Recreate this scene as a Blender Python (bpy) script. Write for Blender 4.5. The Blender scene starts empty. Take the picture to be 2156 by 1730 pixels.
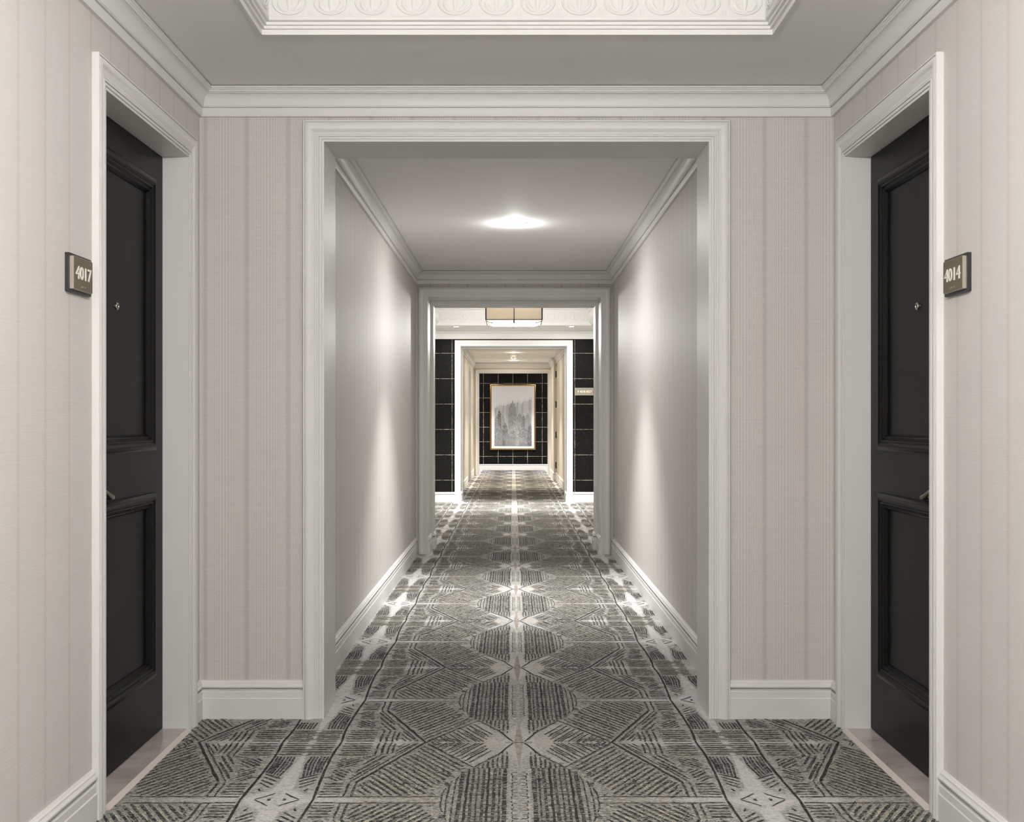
import bpy, bmesh, math, random
from mathutils import Vector

# ------------------------------------------------------------------ camera, world, exposure
scene = bpy.context.scene
COL = scene.collection
R = random.Random(7)

cam_d = bpy.data.cameras.new('camera')
cam_d.sensor_fit = 'HORIZONTAL'
cam_d.sensor_width = 36.0
cam_d.lens = 36.0 * 2400.0 / 2156.0
cam_d.shift_x = -1.5 / 2156.0
cam_d.shift_y = 18.0 / 2156.0
cam_d.clip_start = 0.05
cam_d.clip_end = 80
cam = bpy.data.objects.new('camera', cam_d)
cam.location = (-0.015, 0.0, 1.184)
cam.rotation_euler = (math.radians(90), 0, 0)
COL.objects.link(cam)
scene.camera = cam

world = bpy.data.worlds.new('world')
world.use_nodes = True
world.node_tree.nodes['Background'].inputs[0].default_value = (0.9, 0.92, 1.0, 1)
world.node_tree.nodes['Background'].inputs[1].default_value = 0.05
scene.world = world

vs = scene.view_settings
vs.view_transform = 'Standard'
vs.look = 'None'
vs.exposure = 0.52
vs.gamma = 1.0
vs.use_curve_mapping = False
scene.cycles.max_bounces = 8
scene.cycles.diffuse_bounces = 5
scene.cycles.glossy_bounces = 3
scene.cycles.use_denoising = True
scene.cycles.use_adaptive_sampling = True
scene.cycles.adaptive_threshold = 0.03
scene.cycles.sample_clamp_indirect = 6.0
scene.cycles.caustics_reflective = False
scene.cycles.caustics_refractive = False

# light powers (the lamps that carry them are built further down)
FOYER_W, FOYER2_W = 122.0, 66.0
FOYER_UP, FOYER2_UP = 165.0, 42.0
SPOT_CORRIDOR, SPOT_FOYER2, SPOT_HALL, SPOT_LIFT = 305.0, 420.0, 330.0, 215.0
FILL = 0.035            # share of a downlight's power given to an added wide fill light
COOL = (1.0, 0.985, 0.965)
WARM = (1.0, 0.90, 0.76)

# ------------------------------------------------------------------ node helpers / materials
def new_mat(name):
    m = bpy.data.materials.new(name)
    m.use_nodes = True
    nt = m.node_tree
    return m, nt, nt.nodes['Principled BSDF']

class N:
    """small expression builder for shader maths"""
    def __init__(self, nt): self.nt = nt
    def _in(self, sock, v):
        if hasattr(v, 'is_output') or isinstance(v, bpy.types.NodeSocket): self.nt.links.new(v, sock)
        else: sock.default_value = v
    def m(self, op, a, b=None, c=None):
        n = self.nt.nodes.new('ShaderNodeMath'); n.operation = op
        self._in(n.inputs[0], a)
        if b is not None: self._in(n.inputs[1], b)
        if c is not None: self._in(n.inputs[2], c)
        return n.outputs[0]
    def step(self, x, lo, hi, a=0.0, b=1.0):
        n = self.nt.nodes.new('ShaderNodeMapRange'); n.interpolation_type = 'SMOOTHSTEP'
        self._in(n.inputs[0], x); self._in(n.inputs[1], lo); self._in(n.inputs[2], hi)
        n.inputs[3].default_value = a; n.inputs[4].default_value = b
        return n.outputs[0]
    def mix(self, f, a, b, mode='MIX'):
        n = self.nt.nodes.new('ShaderNodeMix'); n.data_type = 'RGBA'; n.blend_type = mode
        self._in(n.inputs[0], f); self._in(n.inputs[6], a); self._in(n.inputs[7], b)
        return n.outputs[2]
    def noise(self, scale, detail=3.0, stretch=(1, 1, 1), rough=0.55):
        mp = self.nt.nodes.new('ShaderNodeMapping'); mp.inputs['Scale'].default_value = stretch
        g = self.nt.nodes.new('ShaderNodeNewGeometry')
        self.nt.links.new(g.outputs['Position'], mp.inputs['Vector'])
        n = self.nt.nodes.new('ShaderNodeTexNoise')
        n.inputs['Scale'].default_value = scale; n.inputs['Detail'].default_value = detail
        n.inputs['Roughness'].default_value = rough
        self.nt.links.new(mp.outputs[0], n.inputs['Vector'])
        return n.outputs['Fac']
    def xyz(self):
        g = self.nt.nodes.new('ShaderNodeNewGeometry')
        s = self.nt.nodes.new('ShaderNodeSeparateXYZ')
        self.nt.links.new(g.outputs['Position'], s.inputs[0])
        return s.outputs
    def bump(self, h, strength, dist, bsdf):
        b = self.nt.nodes.new('ShaderNodeBump')
        b.inputs['Strength'].default_value = strength; b.inputs['Distance'].default_value = dist
        self._in(b.inputs['Height'], h)
        self.nt.links.new(b.outputs[0], bsdf.inputs['Normal'])

def c4(c): return (c[0], c[1], c[2], 1.0)

def simple(name, col, rough=0.5, metal=0.0, noise=0.0, nscale=8.0, spec=None, bump=0.0, bscale=250):
    m, nt, b = new_mat(name)
    n = N(nt)
    b.inputs['Roughness'].default_value = rough
    b.inputs['Metallic'].default_value = metal
    if spec is not None: b.inputs['Specular IOR Level'].default_value = spec
    if noise < 0.02 and not bump:
        b.inputs['Base Color'].default_value = c4(col)
        return m
    f = n.noise(nscale, 2.0)
    lo = tuple(max(0, v * (1 - noise)) for v in col)
    hi = tuple(min(1, v * (1 + noise)) for v in col)
    nt.links.new(n.mix(f, c4(lo), c4(hi)), b.inputs['Base Color'])
    if bump: n.bump(n.noise(bscale, 2.0), bump, 0.001, b)
    return m

def emissive(name, col, strength):
    m, nt, b = new_mat(name)
    b.inputs['Base Color'].default_value = c4(col)
    b.inputs['Emission Color'].default_value = c4(col)
    b.inputs['Emission Strength'].default_value = strength
    return m

M = {}
M['paint'] = simple('white_satin_paint', (0.715, 0.712, 0.70), 0.46, noise=0.012, nscale=3)
M['plaster'] = simple('white_plaster', (0.74, 0.735, 0.72), 0.6, noise=0.01, nscale=3)
M['ceiling'] = simple('ceiling_paint', (0.82, 0.817, 0.806), 0.75, nscale=2)
M['door'] = simple('black_door_paint', (0.0072, 0.0072, 0.0070), 0.36, spec=0.07, noise=0.12, nscale=3, bump=0.05, bscale=400)
M['gap'] = simple('black_seal', (0.006, 0.006, 0.006), 0.7)  # near-black that stands in for shade in the door gap
M['bronze'] = simple('bronze_lever', (0.17, 0.15, 0.12), 0.35, 0.8, noise=0.1, nscale=30)
M['chrome'] = simple('chrome', (0.42, 0.41, 0.38), 0.22, 1.0)
M['lens'] = simple('dark_lens', (0.01, 0.01, 0.012), 0.05)
M['sign_back'] = simple('sign_black_plate', (0.020, 0.022, 0.024), 0.4)
M['sign_face'] = simple('sign_bronze_plate', (0.125, 0.104, 0.062), 0.45, 0.1, noise=0.06, nscale=20)
M['sign_edge'] = simple('sign_plate_edge', (0.42, 0.38, 0.33), 0.4, 0.3)
M['sign_text'] = simple('sign_numeral_white', (0.80, 0.77, 0.70), 0.5)
M['braille'] = simple('braille_dot', (0.62, 0.55, 0.38), 0.35, 0.5)
M['gold'] = simple('gilt_wood', (0.46, 0.27, 0.085), 0.32, 0.75, noise=0.12, nscale=25)
M['gold_dark'] = simple('gilt_shadow_line', (0.16, 0.085, 0.02), 0.4, 0.6, noise=0.1, nscale=25)
M['mat_board'] = simple('mat_board', (0.62, 0.62, 0.64), 0.8)
M['liner'] = simple('picture_liner', (0.85, 0.83, 0.78), 0.5)
M['hinge'] = simple('black_hinge', (0.008, 0.008, 0.008), 0.4, 0.3)
M['plastic'] = simple('white_plastic', (0.78, 0.76, 0.70), 0.45)
M['slot'] = simple('dark_slot', (0.05, 0.05, 0.05), 0.6)
M['black_metal'] = simple('black_metal', (0.012, 0.011, 0.010), 0.35, 0.4)
M['nickel'] = simple('nickel', (0.62, 0.60, 0.56), 0.2, 1.0)
M['lamp'] = emissive('lit_lamp_glass', (1.0, 0.98, 0.95), 14.0)
M['lamp_warm'] = emissive('lit_warm_lamp_glass', (1.0, 0.93, 0.82), 9.0)
M['diffuser'] = emissive('lit_diffuser', (1.0, 0.97, 0.93), 1.3)
m, nt, b = new_mat('shade_fabric')           # lit lampshade: woven, glowing from the lamp within
b.inputs['Base Color'].default_value = (0.52, 0.42, 0.30, 1)
b.inputs['Roughness'].default_value = 0.9
n = N(nt)
f = n.noise(300, 2.0, (1, 1, 6))
b.inputs['Emission Strength'].default_value = 0.20
nt.links.new(n.mix(f, (0.90, 0.74, 0.56, 1), (1.0, 0.86, 0.68, 1)), b.inputs['Emission Color'])
M['shade'] = m

def wallpaper(name, axis, phase, period=0.165, tint=(0.605, 0.579, 0.561), line=0.25, lines=21, dark=0.32):
    m, nt, b = new_mat(name)
    n = N(nt)
    P = n.xyz()
    u = P[0] if axis == 'x' else P[1]
    t = n.m('FRACT', n.m('DIVIDE', n.m('SUBTRACT', u, phase), period))       # 0 at a dark band
    ang = n.m('MULTIPLY', t, 2 * math.pi)
    warp = n.m('ADD', t, n.m('MULTIPLY', n.m('SINE', ang), 0.40 / (2 * math.pi)))
    wave = n.m('SINE', n.m('MULTIPLY', warp, 2 * math.pi * lines))
    ln = n.step(wave, 0.70, 1.0)
    dots = n.noise(60, 1.0, (1, 1, 6))
    ln = n.m('MULTIPLY', ln, n.step(dots, 0.30, 0.62, 0.35, 1.0))
    band = n.step(n.m('PINGPONG', t, 0.5), 0.0, 0.09, 1.0, 0.0)
    big = n.noise(1.1, 1.0)
    base = n.mix(n.step(big, 0.35, 0.65), c4(tint), c4((tint[0] * 1.0, tint[1] * 1.015, tint[2] * 1.03)))
    pink = n.mix(n.step(n.m('SINE', n.m('ADD', ang, 2.4)), 0.2, 1.0, 0.0, 0.5), base, c4((tint[0] * 1.03, tint[1] * 0.985, tint[2] * 0.985)))
    col = n.mix(n.m('MULTIPLY', ln, line * 1.9), pink, (0.15, 0.138, 0.132, 1))
    col = n.mix(n.m('MULTIPLY', band, dark), col, (0.25, 0.24, 0.24, 1))
    thread = n.noise(90, 1.0, (0.05, 0.05, 6.0))
    fine = n.noise(420, 1.0)
    col = n.mix(n.step(thread, 0.35, 0.7, 0.0, 0.10), col, (0.80, 0.77, 0.75, 1))
    nt.links.new(col, b.inputs['Base Color'])
    b.inputs['Roughness'].default_value = 0.55
    b.inputs['Specular IOR Level'].default_value = 0.3
    n.bump(n.m('ADD', n.m('MULTIPLY', thread, 0.7), n.m('MULTIPLY', fine, 0.5)), 0.22, 0.002, b)
    return m

M['paper_back_left'] = wallpaper('striped_wallpaper_a', 'x', -1.0713)
M['paper_back_right'] = wallpaper('striped_wallpaper_b', 'x', 0.985)
M['paper_left'] = wallpaper('striped_wallpaper_c', 'y', 3.524, 0.1645, line=0.05, dark=0.17)
M['paper_right'] = wallpaper('striped_wallpaper_d', 'y', 3.599, 0.1675, line=0.05, dark=0.17)
M['paper_hall'] = wallpaper('plain_hall_wallpaper', 'y', 0.2, 0.165, tint=(0.60, 0.55, 0.48), line=0.06, dark=0.06)

def tile_mat(name, x_lines, z0, pitch, half):
    """black square tile with pale broken grout; x_lines: (offset, pitch)"""
    m, nt, b = new_mat(name)
    n = N(nt)
    P = n.xyz()
    gx = n.m('PINGPONG', n.m('SUBTRACT', P[0], x_lines[0]), x_lines[1] / 2)
    gz = n.m('PINGPONG', n.m('SUBTRACT', P[2], z0), pitch / 2)
    brk = n.noise(55, 3.0)
    brk2 = n.noise(9, 2.0)
    w = n.m('MULTIPLY', half, n.step(brk2, 0.3, 0.7, 0.6, 1.25))
    lx = n.step(gx, n.m('MULTIPLY', w, 0.7), n.m('MULTIPLY', w, 1.2), 1.0, 0.0)
    lz = n.step(gz, n.m('MULTIPLY', w, 0.7), n.m('MULTIPLY', w, 1.2), 1.0, 0.0)
    g = n.m('MAXIMUM', lx, lz)
    g = n.m('MULTIPLY', g, n.step(brk, 0.36, 0.55, 0.25, 1.0))
    dust = n.noise(26, 6.0, (1, 1, 0.6), 0.7)
    scr = n.noise(80, 4.0, (1.0, 1.0, 0.25), 0.75)
    body = n.mix(n.step(dust, 0.54, 0.80, 0.0, 0.6), (0.006, 0.006, 0.0055, 1), (0.034, 0.033, 0.030, 1))
    body = n.mix(n.step(scr, 0.63, 0.76, 0.0, 0.4), body, (0.12, 0.115, 0.105, 1))
    col = n.mix(g, body, (0.34, 0.31, 0.25, 1))
    nt.links.new(col, b.inputs['Base Color'])
    b.inputs['Roughness'].default_value = 0.5
    b.inputs['Specular IOR Level'].default_value = 0.08
    n.bump(n.m('ADD', n.m('MULTIPLY', g, -1.0), n.m('MULTIPLY', dust, 0.3)), 0.3, 0.003, b)
    return m

# marble
m, nt, b = new_mat('threshold_marble')
n = N(nt)
v = n.noise(5, 6.0, (1, 1, 1), 0.65)
w = n.noise(14, 5.0)
col = n.mix(n.step(v, 0.3, 0.7), (0.40, 0.355, 0.345, 1), (0.54, 0.49, 0.475, 1))
col = n.mix(n.step(w, 0.60, 0.68, 0.0, 0.35), col, (0.30, 0.26, 0.25, 1))
nt.links.new(col, b.inputs['Base Color'])
b.inputs['Roughness'].default_value = 0.22
M['marble'] = m
M['marble_edge'] = simple('marble_honed_edge', (0.66, 0.59, 0.565), 0.5, noise=0.05)  # lighter marble: the light on the bevel is put into its colour

# carpet -------------------------------------------------------------
STAR_Y, HALF_Y, HALF_X, CX = 4.18, 0.631, 0.757, 0.007

def carpet_fields(n):
    P = n.xyz()
    wob = n.m('MULTIPLY', n.m('SUBTRACT', n.noise(22, 2.0), 0.5), 0.016)
    x = n.m('SUBTRACT', n.m('ADD', P[0], wob), CX)
    fx = n.m('PINGPONG', x, HALF_X)
    fy = n.m('PINGPONG', n.m('ADD', n.m('SUBTRACT', P[1], STAR_Y), n.m('MULTIPLY', wob, 1.5)), HALF_Y)
    ax = n.m('ABSOLUTE', P[0])
    return P, fx, fy, ax

def weave(n):
    a = n.noise(150, 3.0, (0.5, 1.0, 1), 0.65)
    bb = n.noise(40, 3.0, (0.5, 1.0, 1), 0.6)
    return a, bb

m, nt, b = new_mat('carpet_ground')
n = N(nt)
P, fx, fy, ax = carpet_fields(n)
A, B = weave(n)
# long pale streak along the mirrored side line, opening into a star on the mid line
ex = n.m('SUBTRACT', HALF_X, fx)
ey = n.m('SUBTRACT', HALF_Y, fy)
wS = n.step(fy, 0.10, 0.58, 0.008, 0.036)
streak = n.step(ex, n.m('MULTIPLY', wS, 0.7), n.m('MULTIPLY', wS, 1.15), 1.0, 0.0)
star = n.m('ADD', n.m('DIVIDE', ex, 0.125), n.m('DIVIDE', ey, 0.16))
starf = n.step(star, 0.75, 1.15, 1.0, 0.0)
# kite either side of the centre star
k1 = n.step(n.m('SUBTRACT', n.m('MULTIPLY', fx, 1.95), fy), -0.01, 0.03)
k2 = n.step(n.m('SUBTRACT', n.m('MULTIPLY', n.m('SUBTRACT', 0.345, fx), 1.62), fy), -0.02, 0.02)
kite = n.m('MULTIPLY', n.m('MULTIPLY', k1, k2), n.step(fx, 0.10, 0.34, 1.0, 0.35))
inner = n.step(n.m('ADD', n.m('DIVIDE', fx, 0.10), n.m('DIVIDE', fy, 0.34)), 0.55, 1.15, 0.72, 0.0)
strip = n.step(fx, 0.026, 0.046, 0.26, 0.0)
mid = n.m('MULTIPLY', n.step(fy, HALF_Y - 0.024, HALF_Y - 0.012), n.step(fx, 0.24, 0.60, 0.0, 0.8))
mid2 = n.m('MULTIPLY', n.step(fy, HALF_Y - 0.10, HALF_Y - 0.02), n.step(fx, 0.50, 0.60, 0.0, 0.75))
outer = n.m('MULTIPLY', n.step(fy, 0.018, 0.075, 0.8, 0.0), n.step(fx, 0.36, 0.44))
edge2 = n.m('MULTIPLY', n.step(fx, 0.60, 0.66, 0.0, 0.30), 1.0)
L = n.m('MAXIMUM', n.m('MAXIMUM', streak, starf), n.m('MAXIMUM', n.m('MULTIPLY', kite, 0.48), inner))
L = n.m('MAXIMUM', L, n.m('MAXIMUM', strip, n.m('MAXIMUM', mid, mid2)))
L = n.m('MAXIMUM', L, n.m('MAXIMUM', outer, edge2))
# fraying of light areas into the ground
L = n.m('MULTIPLY', L, n.m('MULTIPLY', n.step(B, 0.30, 0.55, 0.55, 1.0), n.step(A, 0.30, 0.52, 0.72, 1.0)))
ground = n.mix(n.step(A, 0.40, 0.60), (0.120, 0.120, 0.113, 1), (0.44, 0.432, 0.402, 1))
khaki = n.step(n.noise(105, 3.0, (0.4, 1.0, 1), 0.65), 0.55, 0.62, 0.0, 0.7)
ground = n.mix(khaki, ground, (0.56, 0.52, 0.40, 1))
blot = n.step(n.noise(120, 3.0, (0.35, 1.0, 1), 0.6), 0.53, 0.60, 0.0, 0.75)
ground = n.mix(blot, ground, (0.055, 0.058, 0.056, 1))
block = n.m('MULTIPLY', n.m('MULTIPLY', n.step(fx, 0.038, 0.052), n.step(fx, 0.185, 0.215, 1.0, 0.0)), n.step(fy, 0.29, 0.33))
hatched = n.m('MULTIPLY', n.step(fx, 0.20, 0.32), n.step(fx, 0.50, 0.56, 1.0, 0.0))
ground = n.mix(n.m('MULTIPLY', block, n.step(A, 0.38, 0.62, 0.7, 0.15)), ground, (0.075, 0.078, 0.076, 1))
ground = n.mix(n.m('MULTIPLY', hatched, n.step(fy, 0.30, 0.55, 0.0, 0.10)), ground, (0.12, 0.12, 0.11, 1))
pale = n.mix(n.step(A, 0.25, 0.65), (0.47, 0.465, 0.46, 1), (0.60, 0.595, 0.59, 1))
col = n.mix(L, ground, pale)
# pale beige tone in the kite and in the side bars
bz = n.m('MULTIPLY', n.step(n.m('ADD', n.m('DIVIDE', n.m('ABSOLUTE', n.m('SUBTRACT', fx, 0.115)), 0.06), n.m('DIVIDE', fy, 0.08)), 0.5, 1.1, 0.55, 0.0), 1.0)
col = n.mix(bz, col, (0.52, 0.455, 0.37, 1))
nt.links.new(col, b.inputs['Base Color'])
b.inputs['Roughness'].default_value = 0.95
b.inputs['Specular IOR Level'].default_value = 0.15
b.inputs['Sheen Weight'].default_value = 0.25
b.inputs['Sheen Roughness'].default_value = 0.4
n.bump(n.noise(240, 1.0, (0.6, 1, 1)), 0.5, 0.006, b)
M['carpet'] = m

def stroke_mat(name, core, gap_col, lo, hi, floor_=0.0):
    m, nt, b = new_mat(name)
    n = N(nt)
    d = n.noise(105, 3.0, (0.6, 1.0, 1), 0.7)
    f = n.step(d, lo, hi, floor_, 1.0)
    a = n.noise(190, 2.0, (0.4, 1, 1))
    cc = n.mix(n.step(a, 0.3, 0.7), c4(tuple(v * 0.65 for v in core)), c4(tuple(v * 1.45 for v in core)))
    nt.links.new(n.mix(f, c4(gap_col), cc), b.inputs['Base Color'])
    b.inputs['Roughness'].default_value = 0.95
    b.inputs['Specular IOR Level'].default_value = 0.1
    n.bump(a, 0.4, 0.004, b)
    return m
M['stroke'] = stroke_mat('carpet_charcoal_yarn', (0.034, 0.036, 0.035), (0.26, 0.255, 0.235), 0.41, 0.50)
M['stroke_solid'] = stroke_mat('carpet_black_yarn', (0.030, 0.032, 0.031), (0.18, 0.175, 0.165), 0.34, 0.46)
M['stroke_khaki'] = stroke_mat('carpet_khaki_yarn', (0.50, 0.46, 0.36), (0.24, 0.235, 0.21), 0.44, 0.54)
M['stroke_pale'] = stroke_mat('carpet_pale_yarn', (0.45, 0.44, 0.42), (0.25, 0.24, 0.22), 0.44, 0.54)
M['stroke_beige'] = stroke_mat('carpet_beige_yarn', (0.36, 0.315, 0.27), (0.42, 0.385, 0.34), 0.3, 0.5)

# ------------------------------------------------------------------ mesh helpers
class MB:
    def __init__(self):
        self.v = []; self.f = []; self.mi = []
    def add(self, vs_, fs_, mi=0):
        o = len(self.v)
        self.v += [tuple(p) for p in vs_]
        for f in fs_:
            self.f.append(tuple(i + o for i in f)); self.mi.append(mi)
    def box(self, x0, x1, y0, y1, z0, z1, mi=0):
        x0, x1 = min(x0, x1), max(x0, x1); y0, y1 = min(y0, y1), max(y0, y1); z0, z1 = min(z0, z1), max(z0, z1)
        self.add([(x0, y0, z0), (x1, y0, z0), (x1, y1, z0), (x0, y1, z0), (x0, y0, z1), (x1, y0, z1), (x1, y1, z1), (x0, y1, z1)],
                 [(0, 3, 2, 1), (4, 5, 6, 7), (0, 1, 5, 4), (1, 2, 6, 5), (2, 3, 7, 6), (3, 0, 4, 7)], mi)
    def sweep(self, path, closed, prof, fn, mi=0, cap=True):
        """sweep profile (d to the left of travel, t out of plane) along a mitred 2-D path; fn(a,b,t)->xyz"""
        P = [Vector(p) for p in path]; k = len(P)
        offs = []
        for i in range(k):
            d1 = (P[i] - P[i - 1]).normalized() if (closed or i > 0) else None
            d2 = (P[(i + 1) % k] - P[i]).normalized() if (closed or i < k - 1) else None
            if d1 is None: d1 = d2
            if d2 is None: d2 = d1
            n1 = Vector((-d1.y, d1.x)); n2 = Vector((-d2.y, d2.x))
            mvec = (n1 + n2); mvec = mvec / max(1e-6, mvec.dot(n1))
            offs.append(mvec)
        q = len(prof)
        vs_ = []
        for i in range(k):
            for d, t in prof:
                p = P[i] + offs[i] * d
                vs_.append(fn(p.x, p.y, t))
        fs_ = []
        for i in range(k if closed else k - 1):
            j = (i + 1) % k
            for a in range(q - 1):
                fs_.append((i * q + a, j * q + a, j * q + a + 1, i * q + a + 1))
        if cap and not closed:
            fs_.append(tuple(range(q - 1, -1, -1)))
            fs_.append(tuple((k - 1) * q + a for a in range(q)))
        self.add(vs_, fs_, mi)
    def lathe(self, prof, seg, fn, mi=0):
        """profile (r, h) revolved; fn(x, y, h)->xyz"""
        q = len(prof); vs_ = []
        for i in range(seg):
            a = 2 * math.pi * i / seg
            for r, h in prof: vs_.append(fn(r * math.cos(a), r * math.sin(a), h))
        fs_ = []
        for i in range(seg):
            j = (i + 1) % seg
            for k in range(q - 1):
                fs_.append((i * q + k, j * q + k, j * q + k + 1, i * q + k + 1))
        if prof[0][0] > 1e-6: fs_.append(tuple(i * q for i in range(seg - 1, -1, -1)))
        if prof[-1][0] > 1e-6: fs_.append(tuple(i * q + q - 1 for i in range(seg)))
        self.add(vs_, fs_, mi)
    def tube(self, pts, rad, seg=8, mi=0, flat=1.0, up=(0, 0, 1)):
        pts = [Vector(p) for p in pts]; k = len(pts)
        rads = rad if isinstance(rad, (list, tuple)) else [rad] * k
        up = Vector(up); vs_ = []
        for i in range(k):
            t = (pts[min(i + 1, k - 1)] - pts[max(i - 1, 0)]).normalized()
            s = t.cross(up)
            if s.length < 1e-5: s = t.cross(Vector((1, 0.1, 0)))
            s.normalize(); w = s.cross(t).normalized()
            for j in range(seg):
                a = 2 * math.pi * j / seg
                vs_.append(pts[i] + s * (math.cos(a) * rads[i]) + w * (math.sin(a) * rads[i] * flat))
        fs_ = []
        for i in range(k - 1):
            for j in range(seg):
                j2 = (j + 1) % seg
                fs_.append((i * seg + j, i * seg + j2, (i + 1) * seg + j2, (i + 1) * seg + j))
        fs_.append(tuple(range(seg - 1, -1, -1))); fs_.append(tuple((k - 1) * seg + j for j in range(seg)))
        self.add(vs_, fs_, mi)
    def build(self, name, mats, parent=None, smooth=True, recalc=True, angle=35):
        me = bpy.data.meshes.new(name)
        off = Vector((0, 0, 0))
        p = parent
        while p is not None:
            off = off + Vector(p.location); p = p.parent
        me.from_pydata([tuple(Vector(v) - off) for v in self.v], [], self.f)
        if not isinstance(mats, (list, tuple)): mats = [mats]
        for mt in mats: me.materials.append(mt)
        me.polygons.foreach_set('material_index', self.mi)
        if recalc:
            bm = bmesh.new(); bm.from_mesh(me)
            bmesh.ops.remove_doubles(bm, verts=bm.verts, dist=1e-6)
            bmesh.ops.recalc_face_normals(bm, faces=bm.faces)
            bm.to_mesh(me); bm.free()
        if smooth:
            me.shade_smooth()
            me.set_sharp_from_angle(angle=math.radians(angle))
        me.update()
        o = bpy.data.objects.new(name, me)
        if parent is not None: o.parent = parent
        COL.objects.link(o)
        return o

def struct(mb, name, mats, **k):
    o = mb.build(name, mats, **k); o['kind'] = 'structure'; return o

def thing(name, label, cat, loc, group=None, kind=None):
    o = bpy.data.objects.new(name, None); COL.objects.link(o)
    o.empty_display_size = 0.1
    o.location = loc
    if label: o['label'] = label
    if cat: o['category'] = cat
    if group: o['group'] = group
    if kind: o['kind'] = kind
    return o

def text_faces(body, height, depth, bold=0.0):
    """raised lettering in the XY plane, centred, cap height = height; bottom at z 0"""
    cu = bpy.data.curves.new('lettering', 'FONT')
    cu.body = body; cu.size = 1.0; cu.extrude = 0.0; cu.align_x = 'CENTER'
    cu.resolution_u = 4; cu.offset = bold
    ob = bpy.data.objects.new('lettering', cu); COL.objects.link(ob)
    dg = bpy.context.evaluated_depsgraph_get()
    me = bpy.data.meshes.new_from_object(ob.evaluated_get(dg))
    bpy.data.objects.remove(ob); bpy.data.curves.remove(cu)
    xs = [v.co.x for v in me.vertices]; ys = [v.co.y for v in me.vertices]
    s = height / (max(ys) - min(ys)); cx = (max(xs) + min(xs)) / 2; y0 = (max(ys) + min(ys)) / 2
    bm = bmesh.new(); bm.from_mesh(me)
    bmesh.ops.remove_doubles(bm, verts=bm.verts, dist=1e-5)
    r = bmesh.ops.extrude_face_region(bm, geom=bm.faces[:])
    up = [g for g in r['geom'] if isinstance(g, bmesh.types.BMVert)]
    base = [((v.co.x - cx) * s, (v.co.y - y0) * s) for v in bm.verts]
    ups = set(v.index if v.index >= 0 else id(v) for v in up)
    bm.verts.index_update()
    upi = set(v.index for v in up)
    verts = [((v.co.x - cx) * s, (v.co.y - y0) * s, depth if v.index in upi else 0.0) for v in bm.verts]
    faces = [tuple(v.index for v in f.verts) for f in bm.faces]
    bm.free(); bpy.data.meshes.remove(me)
    return verts, faces

# ------------------------------------------------------------------ dimensions
W1 = 1.258                # foyer half width
Y1 = 4.525                # foyer back wall
Y1B = 4.795               # corridor side of that wall
W2, WH = 0.868, 0.85      # corridor / hall half widths
OP = 0.762                # half opening
Y2, Y2R, Y2B = 10.035, 10.40, 10.62
W3 = 1.75
Y3, Y3B = 16.33, 16.97
Y4, Y4B = 24.22, 24.45
Y5 = 26.72
W5 = 2.2
ZC1, ZC2, ZC3, ZC4, ZC5 = 2.494, 2.488, 2.448, 2.39, 2.42
H1, H2, H3, H4 = 2.284, 2.264, 2.237, 2.172
YB = -3.3                 # foyer end behind the camera
DN, DF, DH = 3.455, 4.335, 2.183   # entry door opening
DX = 1.345                # door face

# ------------------------------------------------------------------ structure: walls
TOP = 2.85
for s, nm in ((-1, 'left'), (1, 'right')):
    w = MB()
    a, c = s * W1, s * (W1 + 0.16)
    w.box(a, c, YB, DN - 0.012, 0, TOP)
    w.box(a, c, DN - 0.012, DF + 0.012, DH + 0.012, TOP)
    w.box(a, c, DF + 0.012, Y1 + 0.1, 0, TOP)
    struct(w, 'wall_' + nm, M['paper_' + nm], smooth=False)
w = MB(); w.box(-W1 - 0.16, W1 + 0.16, YB - 0.12, YB, 0, TOP)
struct(w, 'wall_front', M['paper_back_left'], smooth=False)

w = MB()
w.box(-W1, -OP - 0.02, Y1, Y1B, 0, TOP, 0)
w.box(OP + 0.02, W1, Y1, Y1B, 0, TOP, 1)
w.box(-OP - 0.02, OP + 0.02, Y1, Y1B, H1 + 0.02, TOP, 0)
struct(w, 'wall_back', [M['paper_back_left'], M['paper_back_right']], smooth=False)

for s, nm in ((-1, 'left'), (1, 'right')):
    w = MB(); w.box(s * W2, s * (W2 + 0.12), Y1B, Y2, 0, TOP)
    struct(w, 'wall_' + nm, M['paper_' + nm], smooth=False)
w = MB()                                     # thick wall round the second opening
for s in (-1, 1):
    w.box(s * (OP + 0.02), s * (W3 + 0.12), Y2, Y2B, 0, TOP)
w.box(-OP - 0.02, OP + 0.02, Y2, Y2B, H2 + 0.02, TOP)
struct(w, 'wall_back', M['paper_back_left'], smooth=False)

for s, nm in ((-1, 'left'), (1, 'right')):   # second foyer
    w = MB(); w.box(s * W3, s * (W3 + 0.12), Y2B, Y3, 0, TOP)
    struct(w, 'wall_' + nm, M['paper_hall'], smooth=False)
TILE3 = tile_mat('black_tile_foyer', (0.874, 0.3635), 2.133, 0.3635, 0.0031)
TILE3L = tile_mat('black_tile_foyer_left', (-0.884, 0.3635), 2.133, 0.3635, 0.0031)
w = MB()
w.box(-W3, -OP - 0.02, Y3, Y3B, 0, TOP, 0)
w.box(OP + 0.02, W3, Y3, Y3B, 0, TOP, 1)
w.box(-OP - 0.02, OP + 0.02, Y3, Y3B, H3 + 0.02, TOP, 0)
struct(w, 'wall_back', [TILE3L, TILE3], smooth=False)

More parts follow.
